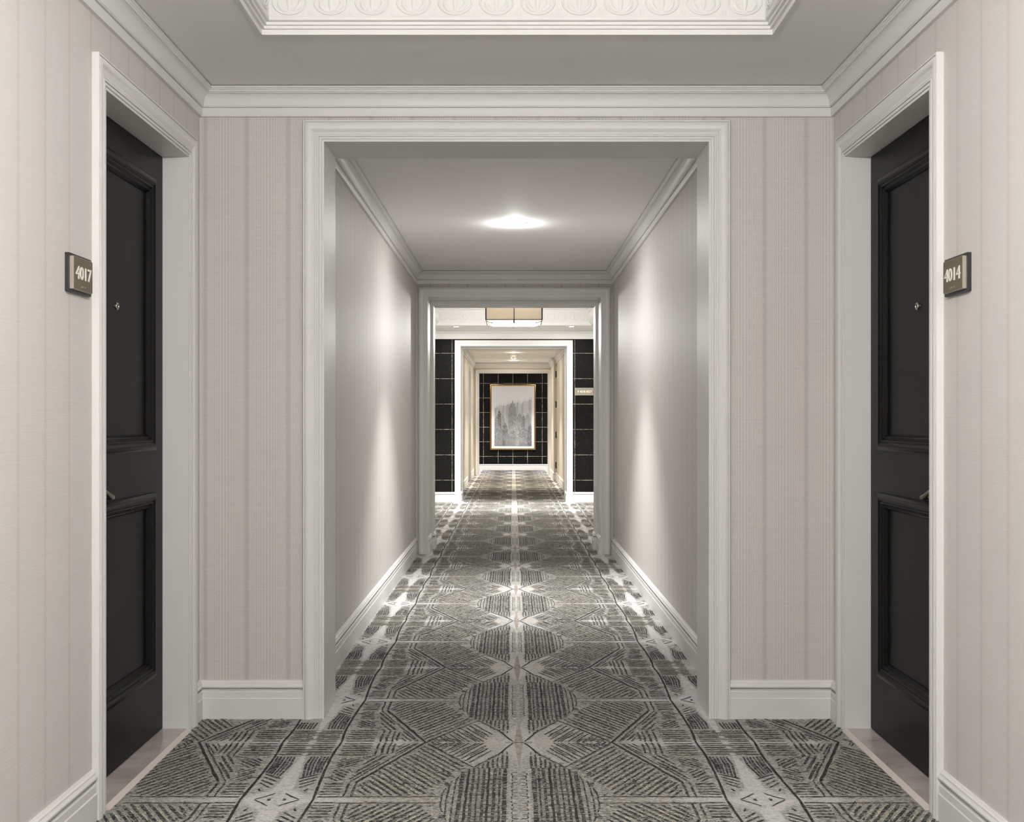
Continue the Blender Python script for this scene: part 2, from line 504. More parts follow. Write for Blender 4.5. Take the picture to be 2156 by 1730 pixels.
# hall: left wall has a door recess, right wall carries the held-open door
LD0, LD1 = 20.95, 22.2
w = MB()
w.box(-WH, -WH - 0.2, Y3B, LD0, 0, TOP)
w.box(-WH, -WH - 0.2, LD1, Y4, 0, TOP)
w.box(-WH, -WH - 0.2, LD0, LD1, 2.14, TOP)
w.box(-WH - 0.14, -WH - 0.2, LD0, LD1, 0, 2.14)
struct(w, 'wall_left', M['paper_hall'], smooth=False)
RP = 22.3
w = MB()
w.box(WH, WH + 0.2, Y3B, RP, 0, TOP)
w.box(WH - 0.058, WH + 0.2, RP, Y4, 0, TOP)
struct(w, 'wall_right', M['paper_hall'], smooth=False)

w = MB()
for s in (-1, 1):
    w.box(s * (0.733 + 0.02), s * (W5 + 0.12), Y4, Y4B, 0, TOP)
w.box(-0.753, 0.753, Y4, Y4B, H4 + 0.02, TOP)
struct(w, 'wall_back', M['paper_hall'], smooth=False)
for s, nm in ((-1, 'left'), (1, 'right')):
    w = MB(); w.box(s * W5, s * (W5 + 0.12), Y4B, Y5, 0, TOP)
    struct(w, 'wall_' + nm, M['paper_hall'], smooth=False)
TILE5 = tile_mat('black_tile_lift_hall', (-0.012, 0.344), 2.032, 0.342, 0.0056)
w = MB(); w.box(-W5 - 0.12, W5 + 0.12, Y5, Y5 + 0.12, 0, TOP)
struct(w, 'wall_back', TILE5, smooth=False)

# ------------------------------------------------------------------ ceilings
def coffer_ceiling(x, y0, y1, zc, hx, c0, c1):
    w = MB()
    w.box(-x, x, y0, c0, zc, zc + 0.3); w.box(-x, x, c1, y1, zc, zc + 0.3)
    w.box(-x, -hx, c0, c1, zc, zc + 0.3); w.box(hx, x, c0, c1, zc, zc + 0.3)
    w.box(-hx, hx, c0, c1, zc + 0.215, zc + 0.3)
    struct(w, 'ceiling', M['ceiling'], smooth=False)

C1 = (0.868, -1.9, 3.867)
C3 = (1.035, 11.75, 15.22)
coffer_ceiling(W1, YB, Y1, ZC1, *C1)
coffer_ceiling(W3, Y2B, Y3, ZC3, *C3)
for x, y0, y1, z in ((W2, Y1B, Y2, ZC2), (WH, Y3B, Y4, ZC4), (W5, Y4B, Y5, ZC5)):
    w = MB(); w.box(-x, x, y0, y1, z, z + 0.2)
    struct(w, 'ceiling', M['ceiling'], smooth=False)

# ------------------------------------------------------------------ trim: crown, casing, baseboard, coffer frieze
trim_no = [0]
def trim(mb, mats=None, **k):
    trim_no[0] += 1
    return struct(mb, 'trim_%d' % trim_no[0], mats or M['paint'], **k)

def crown_profile(zc, scale=1.0):
    pts = [(0.0, -0.111), (0.013, -0.111), (0.015, -0.108), (0.015, -0.079), (0.010, -0.0785), (0.010, -0.0755), (0.019, -0.075), (0.019, -0.0715), (0.022, -0.071)]
    for i in range(9):                       # cove
        a = i / 8 * math.pi / 2
        pts.append((0.022 + 0.026 * (1 - math.cos(a)), -0.071 + 0.044 * math.sin(a)))
    pts += [(0.046, -0.0255), (0.046, -0.0235), (0.053, -0.023), (0.053, -0.017), (0.057, -0.0155), (0.058, -0.012), (0.063, -0.0105), (0.063, -0.0045), (0.050, -0.0045), (0.050, 0.0)]
    return [(d * scale, zc + z * scale) for d, z in pts]

flat = lambda a, b_, t: (a, b_, t)
def rect(x0, x1, y0, y1): return [(x0, y0), (x1, y0), (x1, y1), (x0, y1)]
for x, y0, y1, z, sc in ((W1, YB, Y1, ZC1, 1.0), (W2, Y1B, Y2, ZC2, 1.0), (W3, Y2B, Y3, ZC3, 1.0), (W5, Y4B, Y5, ZC5, 1.0)):
    w = MB(); w.sweep(rect(-x, x, y0, y1), True, crown_profile(z, sc), flat)
    trim(w)
w = MB(); w.sweep([(-WH, Y3B), (WH, Y3B), (WH, RP), (WH - 0.058, RP), (WH - 0.058, Y4), (-WH, Y4)], True, crown_profile(ZC4), flat); trim(w)

CW = 0.0825
def casing_profile(w_=CW):
    k = w_ / 0.0825
    p = [(0.0, 0.0), (0.0, 0.011), (0.0075, 0.011), (0.0075, 0.0080), (0.0100, 0.0080), (0.0100, 0.0135), (0.0185, 0.0135), (0.0185, 0.0095), (0.0208, 0.0095), (0.0208, 0.0155), (0.0265, 0.0155), (0.0265, 0.0110), (0.0285, 0.0110), (0.0285, 0.0140), (0.036, 0.0140), (0.0375, 0.0115)]
    for i in range(9):                        # broad rounded back band
        a = i / 8
        p.append((0.0385 + 0.035 * a, 0.0125 + 0.0115 * math.sin(a * math.pi * 0.70)))
    p += [(0.0745, 0.0150), (0.0768, 0.0150), (0.0768, 0.0215), (0.0815, 0.0215), (0.0825, 0.0205), (0.0825, 0.0)]
    return [(d * k, t) for d, t in p]

def opening(yf, yb, half, h, rear_step=None, front=True, back=True, cw=CW):
    """lined, cased wall opening: jamb boards and a mitred casing on each face"""
    w = MB()
    path = [(-half, 0.0), (-half, h), (half, h), (half, 0.0)]
    if front: w.sweep(path, False, casing_profile(cw), lambda a, b_, t: (a, yf - t, b_))
    if back: w.sweep(path, False, casing_profile(cw), lambda a, b_, t: (a, yb + t, b_))
    th = 0.02
    w.sweep(path, False, [(0.0, yf), (th, yf), (th, yb), (0.0, yb), (0.0, yf)], lambda a, b_, t: (a, t, b_))
    if rear_step:
        y0, dx, dz = rear_step
        w.box(-half, -half + dx, y0, yb + 0.004, 0, h); w.box(half - dx, half, y0, yb + 0.004, 0, h)
        w.box(-half + dx, half - dx, y0, yb + 0.004, h - dz, h)
    return trim(w)

opening(Y1, Y1B, OP, H1)
opening(Y2, Y2B, OP, H2, rear_step=(Y2R, 0.0235, 0.04), cw=0.079)
opening(Y3, Y3B, OP, H3, rear_step=(16.78, 0.012, 0.012), cw=0.082)
opening(Y4, Y4B, 0.733, H4, cw=0.077)

def base_profile(h=0.151):
    k = h / 0.151
    p = [(0.0, 0.0), (0.017, 0.0), (0.017, 0.080), (0.0145, 0.0835), (0.0145, 0.106), (0.0125, 0.108), (0.0125, 0.1115), (0.0040, 0.1120), (0.0040, 0.1185)]
    p += [(0.0135, 0.1205), (0.0175, 0.124), (0.0180, 0.129), (0.0148, 0.134), (0.0125, 0.1375), (0.0120, 0.139), (0.0120, 0.1425), (0.0085, 0.145), (0.006, 0.1505), (0.0, 0.151)]
    return [(d, z * k) for d, z in p]

def baseboard(paths, side, h=0.151):
    w = MB()
    for p in paths: w.sweep(p, False, base_profile(h), flat)
    o = w.build('baseboard_' + side, M['paint']); o['kind'] = 'structure'; return o

cas = OP + CW
baseboard([[(-cas, Y1), (-W1, Y1), (-W1, DF + 0.09)], ], 'back')
baseboard([[(W1, DF + 0.09), (W1, Y1), (cas, Y1)]], 'back')
baseboard([[(-W1, DN - 0.09), (-W1, YB)]], 'left')
baseboard([[(W1, YB), (W1, DN - 0.09)]], 'right')
baseboard([[(-W1, YB), (W1, YB)]], 'front')
baseboard([[(-W2, Y2), (-W2, Y1B)]], 'left')
baseboard([[(W2, Y1B), (W2, Y2)]], 'right')
baseboard([[(-OP + 0.0235, Y2B - 0.02), (-OP + 0.0235, Y2R), (-OP, Y2R), (-OP, Y2 + 0.01)]], 'left')
baseboard([[(OP, Y2 + 0.01), (OP, Y2R), (OP - 0.0235, Y2R), (OP - 0.0235, Y2B - 0.02)]], 'right')
baseboard([[(-OP - CW, Y3), (-W3, Y3), (-W3, Y2B), (-OP - CW, Y2B)]], 'left', 0.145)
baseboard([[(OP + CW, Y2B), (W3, Y2B), (W3, Y3), (OP + CW, Y3)]], 'right', 0.145)
baseboard([[(-OP, Y3B - 0.2), (-OP, Y3 + 0.01)]], 'left', 0.145)
baseboard([[(OP, Y3 + 0.01), (OP, Y3B - 0.2)]], 'right', 0.145)
baseboard([[(-WH, LD0 - 0.075), (-WH, Y3B)]], 'left', 0.145)
baseboard([[(-WH, Y4), (-WH, LD1 + 0.075)]], 'left', 0.145)
baseboard([[(WH, Y3B), (WH, RP), (WH - 0.058, RP), (WH - 0.058, Y4)]], 'right', 0.145)
baseboard([[(W5, Y4B), (W5, Y5), (-W5, Y5), (-W5, Y4B)]], 'back', 0.137)

def spade_motif(w, fn, cx):
    """palmette: beaded pointed loop, centre leaf, two curled side leaves, spandrel darts; fn(u, z, t)"""
    pts = []
    for i in range(25):
        a = -math.pi / 2 + 2 * math.pi * i / 24
        u, v = 0.056 * math.cos(a), math.sin(a)
        z = 0.045 + (0.042 * v if v < 0 else 0.058 * v)
        if v > 0: u *= (1 - 0.62 * v ** 1.6)
        pts.append(fn(cx + u, z, 0.0015))
    nrm = Vector(fn(0, 0, 1)) - Vector(fn(0, 0, 0))
    w.tube(pts, 0.0032, 6, up=nrm)
    w.tube([fn(cx, 0.014, 0.0), fn(cx, 0.03, 0.002), fn(cx, 0.055, 0.003), fn(cx, 0.078, 0.002), fn(cx, 0.094, 0)], [0.002, 0.007, 0.0095, 0.006, 0.001], 6, flat=0.5, up=nrm)
    for s in (-1, 1):
        w.tube([fn(cx + s * 0.006, 0.016, 0), fn(cx + s * 0.020, 0.018, 0.002), fn(cx + s * 0.033, 0.032, 0.003), fn(cx + s * 0.036, 0.046, 0.002), fn(cx + s * 0.026, 0.050, 0.0)], [0.002, 0.006, 0.0075, 0.005, 0.001], 6, flat=0.5, up=nrm)
        w.tube([fn(cx + s * 0.067, 0.003, 0), fn(cx + s * 0.064, 0.012, 0.001), fn(cx + s * 0.067, 0.022, 0)], [0.004, 0.003, 0.001], 5, flat=0.5, up=nrm)
        w.tube([fn(cx + s * 0.052, 0.085, 0), fn(cx + s * 0.060, 0.100, 0.002), fn(cx + s * 0.0665, 0.108, 0.0)], [0.001, 0.006, 0.002], 5, flat=0.5, up=nrm)

def coffer_trim(hx, c0, c1, zc, pitch=0.133):
    w = MB()
    p = [(-0.007, zc), (-0.007, zc - 0.006), (0.0, zc - 0.006), (0.0, zc + 0.011), (0.010, zc + 0.011), (0.010, zc + 0.021), (0.0195, zc + 0.021), (0.0195, zc + 0.031),
         (0.027, zc + 0.031), (0.0305, zc + 0.035), (0.0305, zc + 0.044), (0.029, zc + 0.046), (0.029, zc + 0.160), (0.032, zc + 0.163), (0.032, zc + 0.170)]
    for i in range(7):
        a = i / 6 * math.pi / 2
        p.append((0.034 + 0.030 * (1 - math.cos(a)), zc + 0.170 + 0.034 * math.sin(a)))
    p += [(0.068, zc + 0.206), (0.068, zc + 0.215)]
    p = [(a + 0.003, c) for a, c in p]
    w.sweep(rect(-hx, hx, c0, c1), True, p, flat)
    d = 0.032; z0 = zc + 0.049
    def row(length, mk):
        k = int(round((length - 0.06) / pitch)); st = length / k if k else pitch
        for i in range(k): spade_motif(w, mk, (i + 0.5 - k / 2) * st)
    my = (c0 + c1) / 2
    row(2 * (hx - d), lambda u, z, t: (u, c1 - d - t, z0 + z))
    row(2 * (hx - d), lambda u, z, t: (u, c0 + d + t, z0 + z))
    row((c1 - c0) - 2 * d, lambda u, z, t: (-hx + d + t, my + u, z0 + z))
    row((c1 - c0) - 2 * d, lambda u, z, t: (hx - d - t, my + u, z0 + z))
    trim(w, M['plaster'], angle=50)
coffer_trim(C1[0], C1[1], C1[2], ZC1)
coffer_trim(C3[0], C3[1], C3[2], ZC3, 0.128)

# ------------------------------------------------------------------ carpet
def clip_line(poly, p, d):
    """segment of the infinite line p + t d inside a convex polygon"""
    lo, hi = -9.0, 9.0
    k = len(poly)
    area = sum(poly[i][0] * poly[(i + 1) % k][1] - poly[(i + 1) % k][0] * poly[i][1] for i in range(k))
    sg = 1 if area > 0 else -1
    for i in range(k):
        a = poly[i]; c = poly[(i + 1) % k]
        nx, ny = -(c[1] - a[1]) * sg, (c[0] - a[0]) * sg
        den = nx * d[0] + ny * d[1]; num = nx * (a[0] - p[0]) + ny * (a[1] - p[1])
        if abs(den) < 1e-9:
            if num > 0: return None
            continue
        t = num / den
        if den > 0: lo = max(lo, t)
        else: hi = min(hi, t)
    return (lo, hi) if hi - lo > 0.012 else None

STROKES = []   # (points, width, slot)
def stroke(pts, w=0.010, slot=0, jit=0.0015):
    pts = [(a + R.uniform(-jit, jit), c + R.uniform(-jit, jit)) for a, c in pts]
    STROKES.append((pts, w * R.uniform(0.85, 1.15), slot))
def line(a, c, w=0.010, slot=0, seg=0.035, jit=0.0018):
    L_ = math.hypot(c[0] - a[0], c[1] - a[1]); k = max(1, int(L_ / seg))
    stroke([(a[0] + (c[0] - a[0]) * i / k, a[1] + (c[1] - a[1]) * i / k) for i in range(k + 1)], w, slot, jit)
def hatch(poly, d, sp, w=0.010, slot=0, off=0.5, gap=0.004, rnd=0.01):
    L_ = math.hypot(*d); d = (d[0] / L_, d[1] / L_); nrm = (-d[1], d[0])
    pr = [q[0] * nrm[0] + q[1] * nrm[1] for q in poly]
    s = min(pr) + sp * off
    while s < max(pr):
        p = (nrm[0] * s, nrm[1] * s)
        r = clip_line(poly, p, d)
        if r:
            lo, hi = r[0] + gap + R.uniform(0, rnd), r[1] - gap - R.uniform(0, rnd)
            if hi - lo > 0.012:
                line((p[0] + d[0] * lo, p[1] + d[1] * lo), (p[0] + d[0] * hi, p[1] + d[1] * hi), w, slot)
        s += sp

KN = (0.341, 0.0); KT = (0.155, 0.30)
# centre star and its crossing lines
line((0.022, 0.012), (0.075, 0.155), 0.008, 1); line((0.075, 0.155), KT, 0.009, 0)
for i, yy in enumerate([0.004 + 0.018 * j for j in range(16)]):
    ww = 0.014 * (1 - yy / 0.30) ** 1.3 + 0.003
    line((0.0, yy), (ww, yy), 0.0185, 4, jit=0.0008)
line((0.018, 0.006), (0.050, 0.004), 0.016, 4); 
# kite
line(KT, KN, 0.009, 0)
ed = (KT[0], KT[1])
for i in range(10):
    x0 = 0.045 + i * 0.0265
    t = (1.613 * (0.341 - x0)) / (ed[1] + 1.613 * ed[0])
    if t > 0.08:
        t0 = max(0.03, (0.125 - x0) / ed[0] * 0.75 + R.uniform(-0.04, 0.08))
        if t0 < t * 0.8:
            line((x0 + ed[0] * t0, ed[1] * t0), (x0 + ed[0] * t * 0.95, ed[1] * t * 0.95), 0.0085, 0)
            line((x0 + 0.013 + ed[0] * t0, ed[1] * t0), (x0 + 0.013 + ed[0] * t * 0.7, ed[1] * t * 0.7), 0.0055, 0 if i % 2 else 2)
stroke([(0.235, 0.0), (0.25, 0.022), (0.27, 0.026), (0.29, 0.016), (0.30, 0.0)], 0.008, 0)
stroke([(0.215, 0.0), (0.238, 0.040), (0.265, 0.048), (0.30, 0.032), (0.32, 0.0)], 0.008, 0)
# big hatched field
field = [KT, KN, (0.425, 0.20), (0.525, 0.43), (0.525, 0.598), (0.265, 0.598), (0.215, 0.42)]
dirn = (KT[0] - KN[0], KT[1] - KN[1])
hatch(field, dirn, 0.0240, 0.0112, 0, gap=0.004, rnd=0.03)
hatch(field, dirn, 0.0245, 0.0055, 2, off=0.99, gap=0.015, rnd=0.05)
line(KN, (0.53, 0.452), 0.011, 1); line((0.368, 0.012), (0.553, 0.452), 0.008, 0); line((0.355, 0.008), (0.540, 0.452), 0.006, 3)
line((0.53, 0.452), (0.532, 0.60), 0.009, 0); line((0.553, 0.46), (0.556, 0.60), 0.008, 0)
line((0.25, HALF_Y - 0.030), (0.60, HALF_Y - 0.030), 0.006, 0); line((0.25, HALF_Y - 0.012), (0.52, HALF_Y - 0.012), 0.005, 2)
# centre dark block of upright yarns
x = 0.048
while x < 0.195:
    y = 0.30 + max(0, (x - 0.16)) * 1.2 + R.uniform(0, 0.02)
    wd = R.choice((0.008, 0.010, 0.013))
    line((x, y), (x, HALF_Y), wd, 0 if R.random() < 0.75 else 1, seg=0.05, jit=0.0012)
    x += R.uniform(0.0155, 0.020)
for xx, y0 in ((0.042, 0.17), (0.058, 0.16), (0.074, 0.19), (0.090, 0.21), (0.106, 0.235), (0.124, 0.26), (0.14, 0.285)):
    line((xx, y0), (xx, 0.31), 0.0085, 0)
    if y0 < 0.24: line((xx, y0 - 0.045), (xx, y0 - 0.02), 0.006, 0)
for yy in [0.33 + 0.021 * j for j in range(14)]:
    a = 0.05 + R.uniform(0, 0.02); c = 0.17 + R.uniform(-0.03, 0.02)
    line((a, yy), (c, yy), 0.005, 2 if R.random() < 0.5 else 0)
for xx, y0 in ((0.207, 0.40), (0.226, 0.44), (0.243, 0.52)):
    stroke([(xx - 0.007, y0), (xx, y0 + 0.035), (xx + 0.002, (y0 + HALF_Y) / 2 + 0.02), (xx + 0.002, HALF_Y)], 0.0060, 0)
# lattice down the centre strip
for yy in [0.36 + 0.034 * j for j in range(8)]:
    line((0.006, yy), (0.024, yy), 0.006, 0); line((0.024, yy + 0.006), (0.024, yy + 0.024), 0.006, 0)
    line((0.004, yy + 0.017), (0.016, yy + 0.017), 0.006, 2)
# brackets of upright yarn outside the node
for j, xx in enumerate((0.448, 0.466, 0.486, 0.508)):
    stroke([(xx, 0.006 if j else 0.02), (xx + 0.003, 0.06), (xx + 0.000, 0.135 + 0.01 * j)], 0.010, 0)
hatch([(0.372, 0.010), (0.44, 0.010), (0.44, 0.17)], (0.085, 0.19), 0.017, 0.008, 0)
hatch([(0.445, 0.155), (0.52, 0.155), (0.565, 0.44), (0.55, 0.43)], (0.085, 0.19), 0.021, 0.0095, 0)
hatch([(0.515, 0.175), (0.55, 0.175), (0.56, 0.36)], (0.09, 0.02), 0.020, 0.008, 0)
# ladders of level bars
for j in range(6):
    yy = 0.018 + j * 0.028
    line((0.533, yy), (0.637, yy + R.uniform(-0.003, 0.003)), 0.0120, 0)
    line((0.54, yy + 0.013), (0.62, yy + 0.013), 0.006, 2)
for j in range(6):
    yy = 0.475 + j * 0.026
    line((0.57, yy), (0.635, yy), 0.010, 0)
hatch([(0.545, 0.20), (0.632, 0.19), (0.632, 0.31), (0.56, 0.30)], (1.0, 1.1), 0.0185, 0.0105, 0)
hatch([(0.555, 0.31), (0.632, 0.32), (0.632, 0.455), (0.575, 0.455)], (1.0, -1.2), 0.0185, 0.0105, 0)
# long wavering black line
stroke([(0.650 + 0.008 * math.sin(6.5 * y_) , y_) for y_ in [HALF_Y * i / 14 for i in range(15)]], 0.0092, 1, 0.002)
# side band
for j in range(6):
    yy = 0.014 + j * 0.027
    broken = j in (0, 2, 5)
    line((0.668, yy), (HALF_X - 0.013 if broken else HALF_X, yy), 0.0095, 0 if j % 2 else 1)
    line((0.668, yy + 0.012), (HALF_X, yy + 0.012), 0.007, 2)
for j, xx in enumerate((0.668, 0.680, 0.692, 0.704, 0.716, 0.728)):
    stroke([(xx, 0.178), (xx + 0.002, 0.27), (xx - 0.001 - 0.0025 * j, 0.355 + 0.010 * j)], 0.0100, 0)
for j in range(4):
    line((0.668, 0.375 + 0.030 * j), (0.728 - 0.006 * j, 0.412 + 0.030 * j + 0.012), 0.0095, 0)
stroke([(HALF_X - 0.016, 0.572), (0.716, 0.600), (0.688, HALF_Y - 0.002)], 0.0062, 1)
line((HALF_X - 0.028, HALF_Y - 0.004), (HALF_X - 0.018, HALF_Y - 0.004), 0.010, 1)
line((0.678, 0.525), (0.686, 0.548), 0.009, 1)

# loose yarn ends between the figures
for i in range(300):
    a = R.uniform(0.03, 0.655); c = R.uniform(0.02, HALF_Y - 0.035)
    if c < min(1.95 * a, 1.62 * (0.35 - a)) or (a < 0.10 and c < 0.25): continue
    L_ = R.uniform(0.012, 0.034)
    if 0.18 < a < 0.53 and c > 0.15: dx, dy = dirn[0] / 0.353 * L_, dirn[1] / 0.353 * L_
    else: dx, dy = L_, R.uniform(-0.004, 0.004)
    line((a, c), (a + dx, c + dy), R.uniform(0.004, 0.007), R.choice((0, 0, 2, 2, 3)))

fl = MB()
def inside(x, y):
    a = abs(x)
    if y < Y1: return a < W1 - 0.005 and y > YB
    if y < Y1B: return a < OP
    if y < Y2: return a < W2 - 0.018
    if y < Y2B: return a < OP - 0.01
    if y < Y3: return a < W3
    if y < Y3B: return a < OP - 0.01
    if y < Y4: return a < WH - 0.018
    if y < Y4B: return a < 0.73
    return a < W5 and y < Y5 - 0.018
for x0, x1, y0, y1 in ((-W1, W1, YB, Y1), (-OP - .02, OP + .02, Y1, Y1B), (-W2, W2, Y1B, Y2), (-OP - .02, OP + .02, Y2, Y2B), (-W3, W3, Y2B, Y3),
                       (-OP - .02, OP + .02, Y3, Y3B), (-WH, WH, Y3B, Y4), (-.753, .753, Y4, Y4B), (-W5, W5, Y4B, Y5)):
    fl.box(x0, x1, y0, y1, -0.05, 0.0, 0)
ky0 = int((YB - STAR_Y) / HALF_Y) - 1; ky1 = int((Y5 - STAR_Y) / HALF_Y) + 1
LAYER = {0: 0.0010, 1: 0.0014, 2: 0.0006, 3: 0.0004, 4: 0.0008}
for ky in range(ky0, ky1 + 1):
    ylo = STAR_Y + ky * HALF_Y
    for kx in range(-3, 3):
        for si, (pts, w_, slot) in enumerate(STROKES):
            zl = LAYER[slot] + si * 9e-7          # every yarn on its own level
            q = []
            for a, c in pts:
                gx = CX + kx * HALF_X + (a if kx % 2 == 0 else HALF_X - a)
                gy = ylo + (c if ky % 2 == 0 else HALF_Y - c)
                q.append((gx, gy))
            mx = sum(p[0] for p in q) / len(q); my = sum(p[1] for p in q) / len(q)
            if not inside(mx, my): continue
            q = [p for p in q if inside(*p)]
            if len(q) < 2: continue
            vs_ = []; k = len(q)
            for i in range(k):
                ax_, ay_ = q[max(i - 1, 0)]; bx_, by_ = q[min(i + 1, k - 1)]
                dx, dy = bx_ - ax_, by_ - ay_; l_ = math.hypot(dx, dy) or 1
                hw = w_ / 2 * (0.75 if i in (0, k - 1) else R.uniform(0.82, 1.15))
                nx_, ny_ = -dy / l_ * hw, dx / l_ * hw
                vs_ += [(q[i][0] + nx_, q[i][1] + ny_, zl), (q[i][0] - nx_, q[i][1] - ny_, zl)]
            fl.add(vs_, [(2 * i, 2 * i + 1, 2 * i + 3, 2 * i + 2) for i in range(k - 1)], slot + 1)
o = fl.build('floor', [M['carpet'], M['stroke'], M['stroke_solid'], M['stroke_khaki'], M['stroke_pale'], M['stroke_beige']], smooth=False, recalc=False)
o['kind'] = 'structure'

# ------------------------------------------------------------------ entry doors
def panel_moulding(s, xf, y0, y1, z0, z1):
    w = MB()
    prof = [(0.0, 0.0), (0.0, 0.008), (0.003, 0.011), (0.012, 0.0135), (0.021, 0.013), (0.027, 0.010), (0.029, 0.0065), (0.032, 0.0065), (0.034, 0.009), (0.038, 0.009),
            (0.041, 0.004), (0.044, 0.001), (0.046, 0.001), (0.048, 0.0035), (0.052, 0.002), (0.057, -0.006), (0.060, -0.010), (0.060, -0.014)]
    w.sweep([(y0, z0), (y1, z0), (y1, z1), (y0, z1)], True, prof, lambda a, b_, t: (s * (xf - t), a, b_))
    return w

def entry_door(s, no, label):
    root = thing('door_%d' % no, label, 'door', (s * DX, (DN + DF) / 2, 0.0), kind='structure')
    # leaf: stiles and rails round two recessed fields
    w = MB()
    y0, y1, z0, z1 = DN + 0.006, DF - 0.006, 0.014, DH - 0.006
    sy0, sy1 = DN + 0.113, DF - 0.113
    rails = ((z0, 0.235), (0.912, 1.072), (2.070, z1))
    w.box(s * (DX + 0.013), s * (DX + 0.045), y0, y1, z0, z1)
    w.box(s * DX, s * (DX + 0.013), y0, sy0, z0, z1); w.box(s * DX, s * (DX + 0.013), sy1, y1, z0, z1)
    for a, c in rails: w.box(s * DX, s * (DX + 0.013), sy0, sy1, a, c)
    w.build('leaf', M['door'], root, smooth=False)
    for a, c in ((0.232, 0.914), (1.070, 2.073)):
        panel_moulding(s, DX, sy0 - 0.004, sy1 + 0.004, a, c).build('panel_moulding', M['door'], root)
    # frame: jamb lining, casing and a dark strip painting the shade in the gap
    w = MB()
    path = [(DN, 0.0), (DN, DH), (DF, DH), (DF, 0.0)] 
    w.sweep(path, False, casing_profile(0.0875), lambda a, b_, t: (s * (W1 - t), a, b_))
    w.sweep(path, False, [(0.0, W1), (0.012, W1), (0.012, DX + 0.10), (0.0, DX + 0.10), (0.0, W1)], lambda a, b_, t: (s * t, a, b_))
    w.build('frame', M['paint'], root)
    w = MB()
    w.sweep(path, False, [(0.0, DX + 0.005), (-0.0035, DX + 0.005), (-0.0035, DX + 0.035), (0.0, DX + 0.035), (0.0, DX + 0.005)], lambda a, b_, t: (s * t, a, b_))
    w.build('door_seal', M['gap'], root, smooth=False)
    # peephole
    yp, zp = 3.862, 1.568
    xf = DX + 0.013
    w = MB()
    w.lathe([(0.0135, 0.0), (0.0135, 0.003), (0.011, 0.006), (0.0075, 0.0065), (0.0065, 0.004), (0.006, 0.004)], 24, lambda a, b_, h: (s * (xf - h), yp + a, zp + b_))
    pe = w.build('peephole', M['chrome'], root)
    w = MB(); w.lathe([(0.0062, 0.004), (0.005, 0.0055), (0.0025, 0.0068), (0.0, 0.007)], 16, lambda a, b_, h: (s * (xf - h), yp + a, zp + b_))
    w.build('peephole_lens', M['lens'], pe)
    # lever handle
    yh, zh = DN + 0.068, 0.960
    w = MB()
    w.lathe([(0.027, 0.0), (0.027, 0.006), (0.024, 0.009), (0.012, 0.010), (0.0095, 0.014), (0.0095, 0.046), (0.0, 0.046)], 28, lambda a, b_, h: (s * (DX - h), yh + a, zh + b_))
    rose = w.build('handle_rose', M['bronze'], root)
    w = MB()
    pts = []; rad = []
    for i in range(14):
        t = i / 13
        out = 0.046 + 0.006 * math.sin(t * math.pi) - 0.012 * max(0, (t - 0.75) / 0.25) ** 2
        pts.append((s * (DX - out), yh - 0.008 + 0.158 * t, zh + 0.003 - 0.030 * t ** 1.3 + 0.004 * math.sin(t * 2 * math.pi)))
        rad.append(0.0105 - 0.0035 * math.sin(t * math.pi) + 0.001 * t)
    w.tube(pts, rad, 14, flat=0.85)
    e = pts[-1]                                   # return towards the leaf
    w.tube([e, (e[0] + s * 0.010, e[1] + 0.004, e[2]), (e[0] + s * 0.020, e[1] + 0.002, e[2] + 0.001)], [0.0078, 0.008, 0.0085], 14)
    w.build('lever_handle', M['bronze'], root)
    return root

entry_door(-1, 1, 'black two-panel guest room door in the left wall beside the plate numbered 4017')
entry_door(1, 2, 'black two-panel guest room door in the right wall beside the plate numbered 4014')

for s, nm in ((-1, 'pale marble threshold under the black door on the left wall'), (1, 'pale marble threshold under the black door on the right wall')):
    root = thing('marble_threshold', nm, 'threshold', (s * 1.30, (DN + DF) / 2, 0.0))
    w = MB(); w.box(s * 1.254, s * (DX + 0.03), DN + 0.001, DF - 0.001, -0.0, 0.010)
    w.build('slab', M['marble'], root, smooth=False)
    w = MB()
    xs = (1.236, 1.254)
    w.add([(s * xs[0], DN + 0.001, 0.002), (s * xs[1], DN + 0.001, 0.0103), (s * xs[1], DF - 0.001, 0.0103), (s * xs[0], DF - 0.001, 0.002),
           (s * xs[0], DN + 0.001, 0.0), (s * xs[1], DN + 0.001, 0.0), (s * xs[1], DF - 0.001, 0.0), (s * xs[0], DF - 0.001, 0.0)],
          [(0, 1, 2, 3), (4, 7, 6, 5), (0, 4, 5, 1), (1, 5, 6, 2), (2, 6, 7, 3), (3, 7, 4, 0)])
    w.build('bevelled_edge', M['marble_edge'], root, smooth=False)

# ------------------------------------------------------------------ room number plates
BRAILLE = {'#': (3, 4, 5, 6), '4': (1, 4, 5), '0': (2, 4, 5), '1': (1,), '7': (1, 2, 4, 5)}
def rounded(w, x0, x1, y0, y1, t0, t1, fn, r=0.002, mi=0):
    pts = []
    for cx, cy, a0 in ((x1 - r, y0 + r, -90), (x1 - r, y1 - r, 0), (x0 + r, y1 - r, 90), (x0 + r, y0 + r, 180)):
        for k in range(4):
            a = math.radians(a0 + 30 * k); pts.append((cx + r * math.cos(a), cy + r * math.sin(a)))
    k = len(pts)
    w.add([fn(a, c, t0) for a, c in pts] + [fn(a, c, t1) for a, c in pts],
          [tuple(range(k - 1, -1, -1)), tuple(range(k, 2 * k))] + [(i, (i + 1) % k, k + (i + 1) % k, k + i) for i in range(k)], mi)

